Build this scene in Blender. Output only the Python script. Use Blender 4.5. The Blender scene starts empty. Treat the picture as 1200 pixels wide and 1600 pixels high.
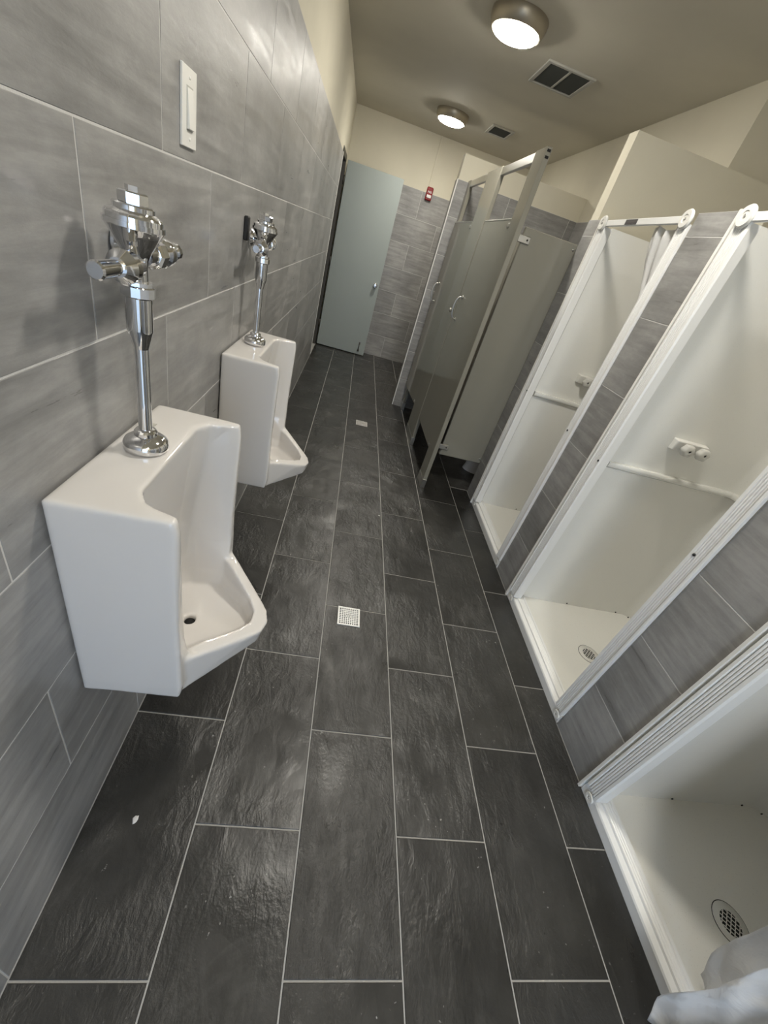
import bpy, math, random
from mathutils import Matrix, Vector

random.seed(7)
scene = bpy.context.scene
COL = scene.collection

# ------------------------------------------------------------------ camera
cam_data = bpy.data.cameras.new('camera')
cam = bpy.data.objects.new('camera', cam_data)
COL.objects.link(cam)
RIGHT = Vector((0.96383579, -0.03249737, 0.26450801))
DOWN = Vector((0.20081515, -0.56393442, -0.80103137))
FWD = Vector((0.17519658, 0.82517992, -0.53701421))
m = Matrix((RIGHT, -DOWN, -FWD)).transposed().to_4x4()
m.translation = Vector((0.4336, 0.0, 1.5205))
cam.matrix_world = m
cam_data.sensor_fit = 'VERTICAL'
cam_data.sensor_height = 36.0
cam_data.lens = 634.85 / 1600.0 * 36.0
cam_data.clip_start = 0.02
scene.camera = cam

# ------------------------------------------------------------------ world, exposure
world = bpy.data.worlds.new('world')
scene.world = world
world.use_nodes = True
wb = world.node_tree.nodes['Background']
wb.inputs[0].default_value = (0.56, 0.74, 1.0, 1)
wb.inputs[1].default_value = 1.5

scene.view_settings.view_transform = 'Standard'
scene.view_settings.look = 'None'
scene.view_settings.gamma = 1.0
scene.view_settings.use_curve_mapping = False
scene.view_settings.exposure = 1.35

LAMP_STRENGTH = 52.0          # emission of the ceiling light diffusers
LAMP_COLOR = (1.0, 0.955, 0.86, 1)

# ------------------------------------------------------------------ helpers: materials
def new_mat(name):
    mt = bpy.data.materials.new(name)
    mt.use_nodes = True
    nt = mt.node_tree
    return mt, nt, nt.nodes['Principled BSDF']

def N(nt, typ, **kw):
    n = nt.nodes.new(typ)
    for k, v in kw.items():
        setattr(n, k, v)
    return n

def simple(name, color, rough=0.5, metal=0.0, bump=0.0, bscale=60.0, var=0.0, coat=0.0, trans=0.0):
    mt, nt, p = new_mat(name)
    p.inputs['Base Color'].default_value = (*color, 1)
    p.inputs['Roughness'].default_value = rough
    p.inputs['Metallic'].default_value = metal
    p.inputs['Coat Weight'].default_value = coat
    p.inputs['Coat Roughness'].default_value = 0.08
    if trans:
        p.inputs['Transmission Weight'].default_value = trans
    tc = N(nt, 'ShaderNodeTexCoord')
    if var:
        nz = N(nt, 'ShaderNodeTexNoise')
        nz.inputs['Scale'].default_value = 3.0
        nz.inputs['Detail'].default_value = 5.0
        nt.links.new(tc.outputs['Object'], nz.inputs['Vector'])
        mx = N(nt, 'ShaderNodeMix', data_type='RGBA')
        mx.inputs[6].default_value = (*[c * (1 - var) for c in color], 1)
        mx.inputs[7].default_value = (*[min(1, c * (1 + var)) for c in color], 1)
        nt.links.new(nz.outputs['Fac'], mx.inputs[0])
        nt.links.new(mx.outputs[2], p.inputs['Base Color'])
    if bump:
        nb = N(nt, 'ShaderNodeTexNoise')
        nb.inputs['Scale'].default_value = bscale
        nb.inputs['Detail'].default_value = 3.0
        nt.links.new(tc.outputs['Object'], nb.inputs['Vector'])
        b = N(nt, 'ShaderNodeBump')
        b.inputs['Strength'].default_value = bump
        b.inputs['Distance'].default_value = 0.002
        nt.links.new(nb.outputs['Fac'], b.inputs['Height'])
        nt.links.new(b.outputs['Normal'], p.inputs['Normal'])
    return mt

def rand_coords(nt):
    tc = N(nt, 'ShaderNodeTexCoord')
    oi = N(nt, 'ShaderNodeObjectInfo')
    mul = N(nt, 'ShaderNodeVectorMath', operation='MULTIPLY_ADD')
    comb = N(nt, 'ShaderNodeCombineXYZ')
    for i, k in enumerate((37.0, 91.0, 53.0)):
        mm = N(nt, 'ShaderNodeMath', operation='MULTIPLY')
        mm.inputs[1].default_value = k
        nt.links.new(oi.outputs['Random'], mm.inputs[0])
        nt.links.new(mm.outputs[0], comb.inputs[i])
    add = N(nt, 'ShaderNodeVectorMath', operation='ADD')
    nt.links.new(tc.outputs['Object'], add.inputs[0])
    nt.links.new(comb.outputs[0], add.inputs[1])
    nt.nodes.remove(mul)
    return add.outputs[0], oi.outputs['Random']

def noise(nt, vec, scale, detail=4.0, rough=0.55, stretch=None, dist=0.0):
    if stretch:
        mp = N(nt, 'ShaderNodeMapping')
        mp.inputs['Scale'].default_value = stretch
        nt.links.new(vec, mp.inputs['Vector'])
        vec = mp.outputs[0]
    n = N(nt, 'ShaderNodeTexNoise')
    n.inputs['Scale'].default_value = scale
    n.inputs['Detail'].default_value = detail
    n.inputs['Roughness'].default_value = rough
    n.inputs['Distortion'].default_value = dist
    nt.links.new(vec, n.inputs['Vector'])
    return n.outputs['Fac']

def ramp(nt, fac, stops):
    r = N(nt, 'ShaderNodeValToRGB')
    el = r.color_ramp.elements
    while len(el) < len(stops):
        el.new(0.5)
    for e, (pos, c) in zip(el, stops):
        e.position = pos
        e.color = (*c, 1) if len(c) == 3 else c
    nt.links.new(fac, r.inputs[0])
    return r.outputs[0]

def math_node(nt, op, a, b=None, va=None, vb=None, clamp=False):
    n = N(nt, 'ShaderNodeMath', operation=op)
    n.use_clamp = clamp
    if a is not None: nt.links.new(a, n.inputs[0])
    if va is not None: n.inputs[0].default_value = va
    if b is not None: nt.links.new(b, n.inputs[1])
    if vb is not None: n.inputs[1].default_value = vb
    return n.outputs[0]

def mix_col(nt, fac, a, b, mode='MIX', f=None):
    n = N(nt, 'ShaderNodeMix', data_type='RGBA', blend_type=mode)
    if fac is not None: nt.links.new(fac, n.inputs[0])
    if f is not None: n.inputs[0].default_value = f
    for i, v in ((6, a), (7, b)):
        if isinstance(v, tuple): n.inputs[i].default_value = (*v, 1)
        else: nt.links.new(v, n.inputs[i])
    return n.outputs[2]

def make_slate():
    mt, nt, p = new_mat('slate_floor_tile')
    v, rnd = rand_coords(nt)
    big = noise(nt, v, 5.0, 5.0, 0.6)
    base = ramp(nt, big, [(0.30, (0.020, 0.0193, 0.0178)), (0.55, (0.032, 0.031, 0.0285)), (0.8, (0.052, 0.0505, 0.047))])
    # grout haze smears and specks left on the slate
    haze = noise(nt, v, 3.2, 6.0, 0.7, dist=0.6)
    hz = ramp(nt, haze, [(0.56, (0, 0, 0)), (0.82, (0.30, 0.30, 0.30))])
    base = mix_col(nt, hz, base, (0.22, 0.215, 0.20))
    sp = noise(nt, v, 85.0, 2.0, 0.5)
    spm = noise(nt, v, 4.0, 3.0, 0.5, dist=0.3)
    sp1 = ramp(nt, sp, [(0.70, (0, 0, 0)), (0.76, (1, 1, 1))])
    sp2 = ramp(nt, spm, [(0.50, (0, 0, 0)), (0.66, (0.8, 0.8, 0.8))])
    spk = math_node(nt, 'MULTIPLY', sp1, sp2)
    base = mix_col(nt, spk, base, (0.42, 0.41, 0.39))
    # tile to tile shade difference
    tone = math_node(nt, 'MULTIPLY_ADD', rnd, None, vb=0.35)
    tone.node.inputs[2].default_value = 0.82
    base = mix_col(nt, None, base, tone, 'MULTIPLY', f=1.0)
    nt.links.new(base, p.inputs['Base Color'])
    rr = noise(nt, v, 9.0, 4.0)
    rg = math_node(nt, 'MULTIPLY_ADD', rr, None, vb=0.24)
    rg.node.inputs[2].default_value = 0.20
    nt.links.new(rg, p.inputs['Roughness'])
    p.inputs['Specular IOR Level'].default_value = 0.55
    # cleft relief: broad swells, torn ridges, pitted grain; strength differs within and between tiles
    swell = noise(nt, v, 4.0, 3.0, 0.5)
    ridges = noise(nt, v, 15.0, 7.0, 0.60, stretch=(0.75, 1.5, 1.0), dist=0.5)
    grain = noise(nt, v, 75.0, 4.0, 0.6)
    mask = noise(nt, v, 3.0, 2.0)
    mk = ramp(nt, mask, [(0.36, (0.10, 0.10, 0.10)), (0.62, (1, 1, 1))])
    g2 = math_node(nt, 'MULTIPLY', grain, mk)
    r2 = math_node(nt, 'MULTIPLY', ridges, mk)
    h0 = math_node(nt, 'MULTIPLY_ADD', g2, None, vb=0.30)
    nt.links.new(r2, h0.node.inputs[2])
    h = math_node(nt, 'MULTIPLY_ADD', swell, None, vb=0.45)
    nt.links.new(h0, h.node.inputs[2])
    b = N(nt, 'ShaderNodeBump')
    b.inputs['Distance'].default_value = 0.020
    bs = math_node(nt, 'MULTIPLY_ADD', rnd, None, vb=0.35)
    bs.node.inputs[2].default_value = 0.24
    nt.links.new(bs, b.inputs['Strength'])
    nt.links.new(h, b.inputs['Height'])
    nt.links.new(b.outputs['Normal'], p.inputs['Normal'])
    return mt

def make_walltile():
    mt, nt, p = new_mat('streaked_grey_wall_tile')
    v, rnd = rand_coords(nt)
    streak = noise(nt, v, 3.2, 6.0, 0.62, stretch=(1.0, 9.0, 1.0), dist=0.35)
    fine = noise(nt, v, 30.0, 5.0, 0.7, stretch=(1.0, 2.2, 1.0))
    cloud = noise(nt, v, 3.0, 4.0, 0.55)
    s = math_node(nt, 'MULTIPLY_ADD', cloud, None, vb=0.55)
    s2 = math_node(nt, 'MULTIPLY', streak, vb=0.55)
    nt.links.new(s2, s.node.inputs[2])
    s3 = math_node(nt, 'MULTIPLY_ADD', fine, None, vb=0.16)
    nt.links.new(s, s3.node.inputs[2])
    base = ramp(nt, s3, [(0.47, (0.200, 0.196, 0.190)), (0.63, (0.282, 0.277, 0.269)), (0.78, (0.378, 0.371, 0.360))])
    tone = math_node(nt, 'MULTIPLY_ADD', rnd, None, vb=0.14)
    tone.node.inputs[2].default_value = 0.93
    base = mix_col(nt, None, base, tone, 'MULTIPLY', f=1.0)
    nt.links.new(base, p.inputs['Base Color'])
    rg = ramp(nt, streak, [(0.3, (0.27, 0.27, 0.27)), (0.7, (0.46, 0.46, 0.46))])
    nt.links.new(rg, p.inputs['Roughness'])
    p.inputs['Specular IOR Level'].default_value = 0.4
    b = N(nt, 'ShaderNodeBump')
    b.inputs['Strength'].default_value = 0.16
    b.inputs['Distance'].default_value = 0.003
    hh = math_node(nt, 'ADD', streak, fine)
    nt.links.new(hh, b.inputs['Height'])
    nt.links.new(b.outputs['Normal'], p.inputs['Normal'])
    return mt

def make_plaster(name, col):
    mt, nt, p = new_mat(name)
    tc = N(nt, 'ShaderNodeTexCoord')
    n1 = noise(nt, tc.outputs['Object'], 1.6, 4.0)
    base = ramp(nt, n1, [(0.3, tuple(c * 0.95 for c in col)), (0.7, tuple(min(1, c * 1.04) for c in col))])
    nt.links.new(base, p.inputs['Base Color'])
    p.inputs['Roughness'].default_value = 0.8
    p.inputs['Specular IOR Level'].default_value = 0.15
    nb = noise(nt, tc.outputs['Object'], 130.0, 4.0)
    b = N(nt, 'ShaderNodeBump')
    b.inputs['Strength'].default_value = 0.22
    b.inputs['Distance'].default_value = 0.002
    nt.links.new(nb, b.inputs['Height'])
    nt.links.new(b.outputs['Normal'], p.inputs['Normal'])
    return mt

def make_gelcoat(name, col, rough):
    mt, nt, p = new_mat(name)
    tc = N(nt, 'ShaderNodeTexCoord')
    n1 = noise(nt, tc.outputs['Object'], 260.0, 2.0)
    base = ramp(nt, n1, [(0.27, tuple(c * 0.72 for c in col)), (0.36, col)])
    n2 = noise(nt, tc.outputs['Object'], 2.0, 5.0)
    base = mix_col(nt, n2, base, tuple(c * 0.93 for c in col))
    nt.links.new(base, p.inputs['Base Color'])
    p.inputs['Roughness'].default_value = rough
    nb = noise(nt, tc.outputs['Object'], 9.0, 2.0)
    b = N(nt, 'ShaderNodeBump')
    b.inputs['Strength'].default_value = 0.10
    b.inputs['Distance'].default_value = 0.01
    nt.links.new(nb, b.inputs['Height'])
    nt.links.new(b.outputs['Normal'], p.inputs['Normal'])
    return mt

def make_curtain():
    mt, nt, p = new_mat('white_vinyl_curtain')
    p.inputs['Base Color'].default_value = (0.90, 0.90, 0.90, 1)
    p.inputs['Roughness'].default_value = 0.45
    tr = N(nt, 'ShaderNodeBsdfTranslucent')
    tr.inputs[0].default_value = (0.92, 0.92, 0.92, 1)
    tp = N(nt, 'ShaderNodeBsdfTransparent')
    tp.inputs[0].default_value = (0.95, 0.95, 0.96, 1)
    m1 = N(nt, 'ShaderNodeMixShader'); m1.inputs[0].default_value = 0.42
    m2 = N(nt, 'ShaderNodeMixShader'); m2.inputs[0].default_value = 0.12
    nt.links.new(p.outputs[0], m1.inputs[1]); nt.links.new(tr.outputs[0], m1.inputs[2])
    nt.links.new(m1.outputs[0], m2.inputs[1]); nt.links.new(tp.outputs[0], m2.inputs[2])
    nt.links.new(m2.outputs[0], nt.nodes['Material Output'].inputs[0])
    tc = N(nt, 'ShaderNodeTexCoord')
    nb = noise(nt, tc.outputs['Object'], 11.0, 4.0, 0.6, dist=0.8)
    b = N(nt, 'ShaderNodeBump')
    b.inputs['Strength'].default_value = 0.6
    b.inputs['Distance'].default_value = 0.015
    nt.links.new(nb, b.inputs['Height'])
    nt.links.new(b.outputs['Normal'], p.inputs['Normal'])
    nt.links.new(b.outputs['Normal'], tr.inputs['Normal'])
    return mt

def emission(name, col, s):
    mt, nt, p = new_mat(name)
    p.inputs['Base Color'].default_value = (0.9, 0.9, 0.9, 1)
    p.inputs['Emission Color'].default_value = col
    p.inputs['Emission Strength'].default_value = s
    return mt

M = dict(
    slate=make_slate(), walltile=make_walltile(),
    cream=make_plaster('cream_wall_paint', (0.67, 0.63, 0.515)),
    ceiling=make_plaster('ceiling_paint', (0.64, 0.605, 0.515)),
    grout=simple('floor_grout', (0.40, 0.39, 0.37), 0.9, bump=0.4, bscale=300, var=0.12),
    wgrout=simple('wall_grout', (0.60, 0.59, 0.57), 0.85, bump=0.3, bscale=300, var=0.1),
    trimwhite=simple('white_edge_trim', (0.82, 0.81, 0.77), 0.35),
    porcelain=simple('vitreous_china', (0.68, 0.655, 0.63), 0.07, coat=0.4, var=0.015),
    chrome=simple('polished_chrome', (0.78, 0.78, 0.79), 0.06, metal=1.0),
    brushed=simple('brushed_aluminium', (0.66, 0.65, 0.62), 0.30, metal=1.0, bump=0.1, bscale=200),
    stallpaint=simple('khaki_grey_enamel', (0.255, 0.245, 0.205), 0.09, var=0.03, bump=0.03, bscale=500),
    doorpaint=simple('grey_green_door_paint', (0.335, 0.375, 0.365), 0.42, var=0.02, bump=0.05, bscale=120),
    darkmetal=simple('dark_bronze_metal', (0.085, 0.08, 0.07), 0.45, metal=0.6, var=0.1),
    black=simple('matt_black', (0.012, 0.012, 0.012), 0.6),
    dark=simple('dark_cavity', (0.01, 0.01, 0.01), 0.9),
    gel=make_gelcoat('white_gelcoat', (0.87, 0.865, 0.825), 0.22),
    pan=make_gelcoat('cream_shower_pan', (0.86, 0.85, 0.80), 0.38),
    frame=simple('white_shower_frame', (0.87, 0.87, 0.855), 0.28, var=0.02),
    plastic=simple('white_plastic', (0.80, 0.79, 0.75), 0.32, var=0.02),
    knob=simple('frosted_acrylic_knob', (0.80, 0.79, 0.75), 0.18, trans=0.25),
    curtain=make_curtain(),
    lamp=emission('lit_diffuser', LAMP_COLOR, LAMP_STRENGTH),
    lampring=simple('brushed_bronze_ring', (0.42, 0.38, 0.31), 0.40, metal=0.8),
    red=simple('red_alarm_plastic', (0.22, 0.012, 0.016), 0.22),
    lens=simple('white_strobe_lens', (0.80, 0.76, 0.75), 0.15),
    ventgrey=simple('painted_vent_steel', (0.46, 0.45, 0.41), 0.5, var=0.05),
    vent_dark=simple('vent_mesh_dark', (0.065, 0.068, 0.062), 0.8, var=0.3),
    concrete=simple('outdoor_concrete', (0.35, 0.35, 0.34), 0.9, bump=0.3, bscale=30, var=0.1),
    sticker=simple('dark_label_print', (0.03, 0.024, 0.025), 0.4),
    stickerprint=simple('faint_label_lettering', (0.075, 0.06, 0.06), 0.5),
    oldsteel=simple('dull_drain_steel', (0.50, 0.48, 0.45), 0.5, var=0.15),
    fleck=simple('dried_plaster', (0.62, 0.61, 0.60), 0.8, bump=0.4, bscale=150),
)

# ------------------------------------------------------------------ helpers: meshes
class MB:
    def __init__(self):
        self.v, self.f, self.s = [], [], []
    def add(self, verts, faces, smooth=False):
        o = len(self.v)
        self.v += [tuple(x) for x in verts]
        self.f += [tuple(i + o for i in fc) for fc in faces]
        self.s += [smooth] * len(faces)
        return self
    def box(self, x0, x1, y0, y1, z0, z1):
        vs = [(x0, y0, z0), (x1, y0, z0), (x1, y1, z0), (x0, y1, z0), (x0, y0, z1), (x1, y0, z1), (x1, y1, z1), (x0, y1, z1)]
        return self.add(vs, [(0, 3, 2, 1), (4, 5, 6, 7), (0, 1, 5, 4), (1, 2, 6, 5), (2, 3, 7, 6), (3, 0, 4, 7)])
    def bbox(self, x0, x1, y0, y1, z0, z1, b=0.003):
        """box with chamfered edges"""
        c = [((x0 + x1) / 2, (x1 - x0) / 2), ((y0 + y1) / 2, (y1 - y0) / 2), ((z0 + z1) / 2, (z1 - z0) / 2)]
        b = min(b, *(h * 0.45 for _, h in c))
        idx, vs = {}, []
        for sx in (-1, 1):
            for sy in (-1, 1):
                for sz in (-1, 1):
                    s = (sx, sy, sz)
                    for ax in range(3):
                        idx[(s, ax)] = len(vs)
                        vs.append([c[k][0] + s[k] * (c[k][1] - (0 if k == ax else b)) for k in range(3)])
        fs = []
        for ax in range(3):
            o1, o2 = [k for k in range(3) if k != ax]
            for sg in (-1, 1):
                ring = []
                for a, bb in ((-1, -1), (1, -1), (1, 1), (-1, 1)):
                    s = [0, 0, 0]; s[ax] = sg; s[o1] = a; s[o2] = bb
                    ring.append(idx[(tuple(s), ax)])
                fs.append(ring)
        for ax in range(3):            # edge chamfers run along ax
            o1, o2 = [k for k in range(3) if k != ax]
            for a in (-1, 1):
                for bb in (-1, 1):
                    s0 = [0, 0, 0]; s0[ax] = -1; s0[o1] = a; s0[o2] = bb
                    s1 = list(s0); s1[ax] = 1
                    fs.append([idx[(tuple(s0), o1)], idx[(tuple(s1), o1)], idx[(tuple(s1), o2)], idx[(tuple(s0), o2)]])
        for sx in (-1, 1):
            for sy in (-1, 1):
                for sz in (-1, 1):
                    s = (sx, sy, sz)
                    fs.append([idx[(s, 0)], idx[(s, 1)], idx[(s, 2)]])
        return self.add(vs, self._orient(vs, fs, [k[0] for k in c]))
    @staticmethod
    def _orient(vs, fs, cen):
        out = []
        cen = Vector(cen)
        for fc in fs:
            p = [Vector(vs[i]) for i in fc]
            n = (p[1] - p[0]).cross(p[2] - p[0])
            mid = sum(p, Vector()) / len(p)
            out.append(fc if n.dot(mid - cen) > 0 else fc[::-1])
        return out
    def prism(self, poly, z0, z1, smooth=False):
        """poly: list of (x, y) counter-clockwise; z may be a per-vertex list for the top"""
        n = len(poly)
        zt = z1 if isinstance(z1, (list, tuple)) else [z1] * n
        vs = [(x, y, z0) for x, y in poly] + [(x, y, z) for (x, y), z in zip(poly, zt)]
        fs = [tuple(range(n))[::-1], tuple(range(n, 2 * n))]
        fs += [(i, (i + 1) % n, n + (i + 1) % n, n + i) for i in range(n)]
        return self.add(vs, fs, smooth)
    def loft(self, rings, cap=True, smooth=False, closed=True):
        n = len(rings[0])
        vs = [p for r in rings for p in r]
        fs = []
        for k in range(len(rings) - 1):
            for i in range(n if closed else n - 1):
                j = (i + 1) % n
                fs.append((k * n + i, k * n + j, (k + 1) * n + j, (k + 1) * n + i))
        if cap:
            fs.append(tuple(range(n))[::-1])
            fs.append(tuple(range((len(rings) - 1) * n, len(rings) * n)))
        return self.add(vs, fs, smooth)
    def lathe(self, prof, center, axis='Z', seg=28, smooth=True, sides=None):
        """prof: list of (radius, height along axis)"""
        if sides: seg = sides; smooth = False
        cx, cy, cz = center
        rings = []
        for r, h in prof:
            ring = []
            for i in range(seg):
                a = 2 * math.pi * i / seg
                c, s = r * math.cos(a), r * math.sin(a)
                if axis == 'Z': ring.append((cx + c, cy + s, cz + h))
                elif axis == 'X': ring.append((cx + h, cy + c, cz + s))
                else: ring.append((cx + s, cy + h, cz + c))
            rings.append(ring)
        return self.loft(rings, True, smooth)
    def tube(self, pts, r, seg=10, smooth=True):
        pts = [Vector(p) for p in pts]
        rings = []
        up = Vector((0, 0, 1))
        t0 = (pts[1] - pts[0]).normalized()
        if abs(t0.dot(up)) > 0.9: up = Vector((0, 1, 0))
        u = t0.cross(up).normalized()
        for i, p in enumerate(pts):
            t = (pts[min(i + 1, len(pts) - 1)] - pts[max(i - 1, 0)]).normalized()
            u = (u - t * u.dot(t)).normalized()
            w = t.cross(u)
            rr = r[i] if isinstance(r, (list, tuple)) else r
            rings.append([p + (u * math.cos(2 * math.pi * k / seg) + w * math.sin(2 * math.pi * k / seg)) * rr for k in range(seg)])
        return self.loft(rings, True, smooth)
    def mesh(self, name, mats):
        me = bpy.data.meshes.new(name)
        me.from_pydata(self.v, [], self.f)
        me.polygons.foreach_set('use_smooth', self.s)
        for mt in (mats if isinstance(mats, (list, tuple)) else [mats]):
            me.materials.append(mt)
        me.update()
        return me
    def build(self, name, mat, parent=None, loc=None):
        o = bpy.data.objects.new(name, self.mesh(name, mat))
        COL.objects.link(o)
        if parent: o.parent = parent
        if loc: o.location = loc
        return o

def recalc(o):
    import bmesh
    bm = bmesh.new(); bm.from_mesh(o.data)
    bmesh.ops.recalc_face_normals(bm, faces=bm.faces)
    bm.to_mesh(o.data); bm.free()
    return o

def smooth_angle(o, deg=35):
    me = o.data
    me.polygons.foreach_set('use_smooth', [True] * len(me.polygons))
    me.set_sharp_from_angle(angle=math.radians(deg))
    return o

def bevel(o, w, seg=2, ang=35):
    b = o.modifiers.new('edge_rounding', 'BEVEL')
    b.width = w; b.segments = seg; b.limit_method = 'ANGLE'; b.angle_limit = math.radians(ang)
    return o

def empty(name, loc=(0, 0, 0), rz=0.0):
    o = bpy.data.objects.new(name, None)
    COL.objects.link(o)
    o.location = loc; o.rotation_euler.z = rz
    o.empty_display_size = 0.1
    return o

def tag(o, label, cat, group=None):
    o['label'] = label; o['category'] = cat
    if group: o['group'] = group
    return o

def struct(o, label=None, cat=None):
    o['kind'] = 'structure'
    if label: o['label'] = label
    if cat: o['category'] = cat
    return o

def copy_tree(o, parent=None):
    c = o.copy(); COL.objects.link(c)
    if parent: c.parent = parent
    for ch in list(o.children):
        copy_tree(ch, c)
    return c

# ------------------------------------------------------------------ tiles
_tile_cache = {}
def tile_mesh(w, h, t, ch, mat, name):
    key = (round(w, 4), round(h, 4), t, mat.name)
    if key not in _tile_cache:
        a, b = w / 2, h / 2
        bot = [(-a, -b, 0), (a, -b, 0), (a, b, 0), (-a, b, 0)]
        mid = [(x, y, t - ch) for x, y, _ in bot]
        top = [(x - math.copysign(ch, x), y - math.copysign(ch, y), t) for x, y, _ in bot]
        mb = MB().loft([bot, mid, top])
        _tile_cache[key] = mb.mesh(name, mat)
    return _tile_cache[key]

def lay_tiles(parent, origin, udir, vdir, u_lines_fn, v_edges, mat, joint=0.003, t=0.006, ch=0.001, jitter=0.0):
    """one child object per tile; u_lines_fn(row) -> sorted list of joint positions incl. both ends"""
    udir, vdir = Vector(udir), Vector(vdir)
    n = udir.cross(vdir)
    for r in range(len(v_edges) - 1):
        v0, v1 = v_edges[r], v_edges[r + 1]
        ul = u_lines_fn(r)
        for k in range(len(ul) - 1):
            u0, u1 = ul[k], ul[k + 1]
            w, h = u1 - u0 - joint, v1 - v0 - joint
            if w < 0.006 or h < 0.006: continue
            me = tile_mesh(w, h, t, ch, mat, 'tile')
            o = bpy.data.objects.new('tile', me)
            COL.objects.link(o)
            o.parent = parent
            pos = Vector(origin) + udir * ((u0 + u1) / 2) + vdir * ((v0 + v1) / 2) + n * (random.uniform(-1, 1) * jitter)
            mw = Matrix((udir, vdir, n)).transposed().to_4x4()
            mw.translation = pos
            o.matrix_local = mw

def joints(u0, u1, start, pitch):
    ks = [start + pitch * k for k in range(-40, 60)]
    return [u0] + [x for x in ks if u0 + 0.012 < x < u1 - 0.012] + [u1]

ZC = 2.74          # ceiling height
TOP = 2.163        # top of the wall tiling
ROW = 0.309
PY = 0.6135
YN, YF = -1.30, 6.75
XR, XS = 2.31, 2.78
W = 1.68           # face of the shower wall
ROWS = [ROW * i for i in range(8)]

# ================================================================== STRUCTURE
# ---- floor
floor = struct(MB().box(-0.10, XS + 0.1, YN - 0.1, YF + 0.1, -0.10, -0.0025).build('floor', M['grout']),
               'dark slate tiled floor with pale grout lines', 'floor')
xl = [0.0] + [0.291 + 0.3085 * k for k in range(7)] + [XR]
for c in range(len(xl) - 1):
    x0, x1 = xl[c], xl[c + 1]
    start = 0.181 if c % 2 == 0 else 0.486
    if x0 < 1.5:
        lo = YN
    else:
        lo = 2.93
    if c == 5:
        # cut strip along the showers, then full tile inside the stalls
        lay_tiles(floor, (0, 0, -0.006), (0, 1, 0), (-1, 0, 0), lambda r, s=start: joints(YN, 2.925, s, PY), [-W - 0.0, -x0], M['slate'], 0.0045, 0.006, 0.0012)
    lay_tiles(floor, (0, 0, -0.006), (0, 1, 0), (-1, 0, 0), lambda r, s=start, l=lo: joints(l, YF, s, PY), [-x1, -x0], M['slate'], 0.0045, 0.006, 0.0012)

# ---- ceiling
ceiling = struct(MB().box(-0.10, XS + 0.1, YN - 0.1, YF + 0.1, ZC, ZC + 0.1).build('ceiling', M['ceiling']),
                 'plain taupe plaster ceiling', 'ceiling')

# ---- left wall (doorway near the far end)
DY0, DY1, DZ = 5.82, 6.51, 2.20
mb = MB()
mb.box(-0.12, -0.007, YN - 0.1, DY0, 0, ZC).box(-0.12, -0.007, DY1, YF + 0.1, 0, ZC).box(-0.12, -0.007, DY0, DY1, DZ, ZC)
wall_left = struct(mb.build('wall_left', M['cream']), 'long left wall, grey tiled below and cream painted above', 'wall')
MB().box(-0.008, -0.0009, YN, DY0, 0, TOP).build('grout_bed', M['wgrout'], wall_left)
lay_tiles(wall_left, (-0.006, 0, 0), (0, 1, 0), (0, 0, 1), lambda r: joints(YN, DY0, 0.80 if r % 2 == 0 else 0.49, PY), ROWS, M['walltile'])

# ---- far wall
wall_far = struct(MB().box(-0.12, XR + 0.1, YF + 0.007, YF + 0.12, 0, ZC).build('wall_far', M['cream']), 'far end wall with grey tiles under cream paint', 'wall')
MB().box(0, XR, YF + 0.0009, YF + 0.008, 0, TOP).build('grout_bed', M['wgrout'], wall_far)
lay_tiles(wall_far, (0, YF + 0.006, 0), (1, 0, 0), (0, 0, 1), lambda r: joints(0, XR, 0.40 if r % 2 == 0 else 0.095, PY), ROWS, M['walltile'])

# ---- right wall behind the stalls, and its return beside the showers
wall_right = struct(MB().box(XR + 0.007, XR + 0.12, 2.925, YF + 0.1, 0, ZC).build('wall_right', M['cream']), 'right wall behind the toilet stalls, tiled below', 'wall')
MB().box(XR + 0.0009, XR + 0.008, 2.925, YF, 0, 2.13).build('grout_bed', M['wgrout'], wall_right)
lay_tiles(wall_right, (XR + 0.006, 0, 0), (0, -1, 0), (0, 0, 1), lambda r: joints(-YF, -2.925, -4.2 if r % 2 == 0 else -4.5, PY), [ROW * i for i in range(7)] + [2.13], M['walltile'])
struct(MB().box(XR + 0.12, XS + 0.1, 2.925, 3.03, 0, ZC).build('wall_right_return', M['cream']), 'cream wall return above the far shower', 'wall')
struct(MB().box(XS, XS + 0.1, YN - 0.1, 2.93, 0, ZC).build('wall_right_shower', M['cream']), 'cream wall behind the shower stalls', 'wall')

# ---- near wall behind the viewer with an open doorway to daylight
mb = MB()
mb.box(-0.12, 0.20, YN - 0.12, YN, 0, ZC).box(1.15, XS + 0.1, YN - 0.12, YN, 0, ZC).box(0.20, 1.15, YN - 0.12, YN, 2.10, ZC)
struct(mb.build('wall_near', M['cream']), 'near end wall around the open entrance doorway', 'wall')
struct(MB().box(-3, 5, YN - 5, YN - 0.12, -0.12, -0.02).build('ground', M['concrete']), 'concrete ground outside the entrance', 'ground')

# ---- half-height wing walls
wing = struct(MB().box(W + 0.007, XS, 2.825, 2.918, 0, 2.33).build('wall_middle', M['cream']), 'cream half-height divider wall between showers and toilet stalls', 'wall')
MB().box(W + 0.03, XR, 2.916, 2.9235, 0, 1.93).build('grout_bed', M['wgrout'], wing)
lay_tiles(wing, (0, 2.919, 0), (-1, 0, 0), (0, 0, 1), lambda r: joints(-XR, -W - 0.002, -1.98 if r % 2 == 0 else -2.2, PY), [ROW * i for i in range(7)] + [1.935], M['walltile'])
FWX, FWY = 1.105, 4.64
fwing = struct(MB().box(FWX + 0.007, XR + 0.007, FWY + 0.007, FWY + 0.115, 0, 2.31).build('wall_stall_end', M['cream']), 'half-height wall closing the far stall, tiled below', 'wall')
MB().box(FWX + 0.0009, XR, FWY + 0.0009, FWY + 0.008, 0, 2.13).build('grout_bed', M['wgrout'], fwing)
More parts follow.
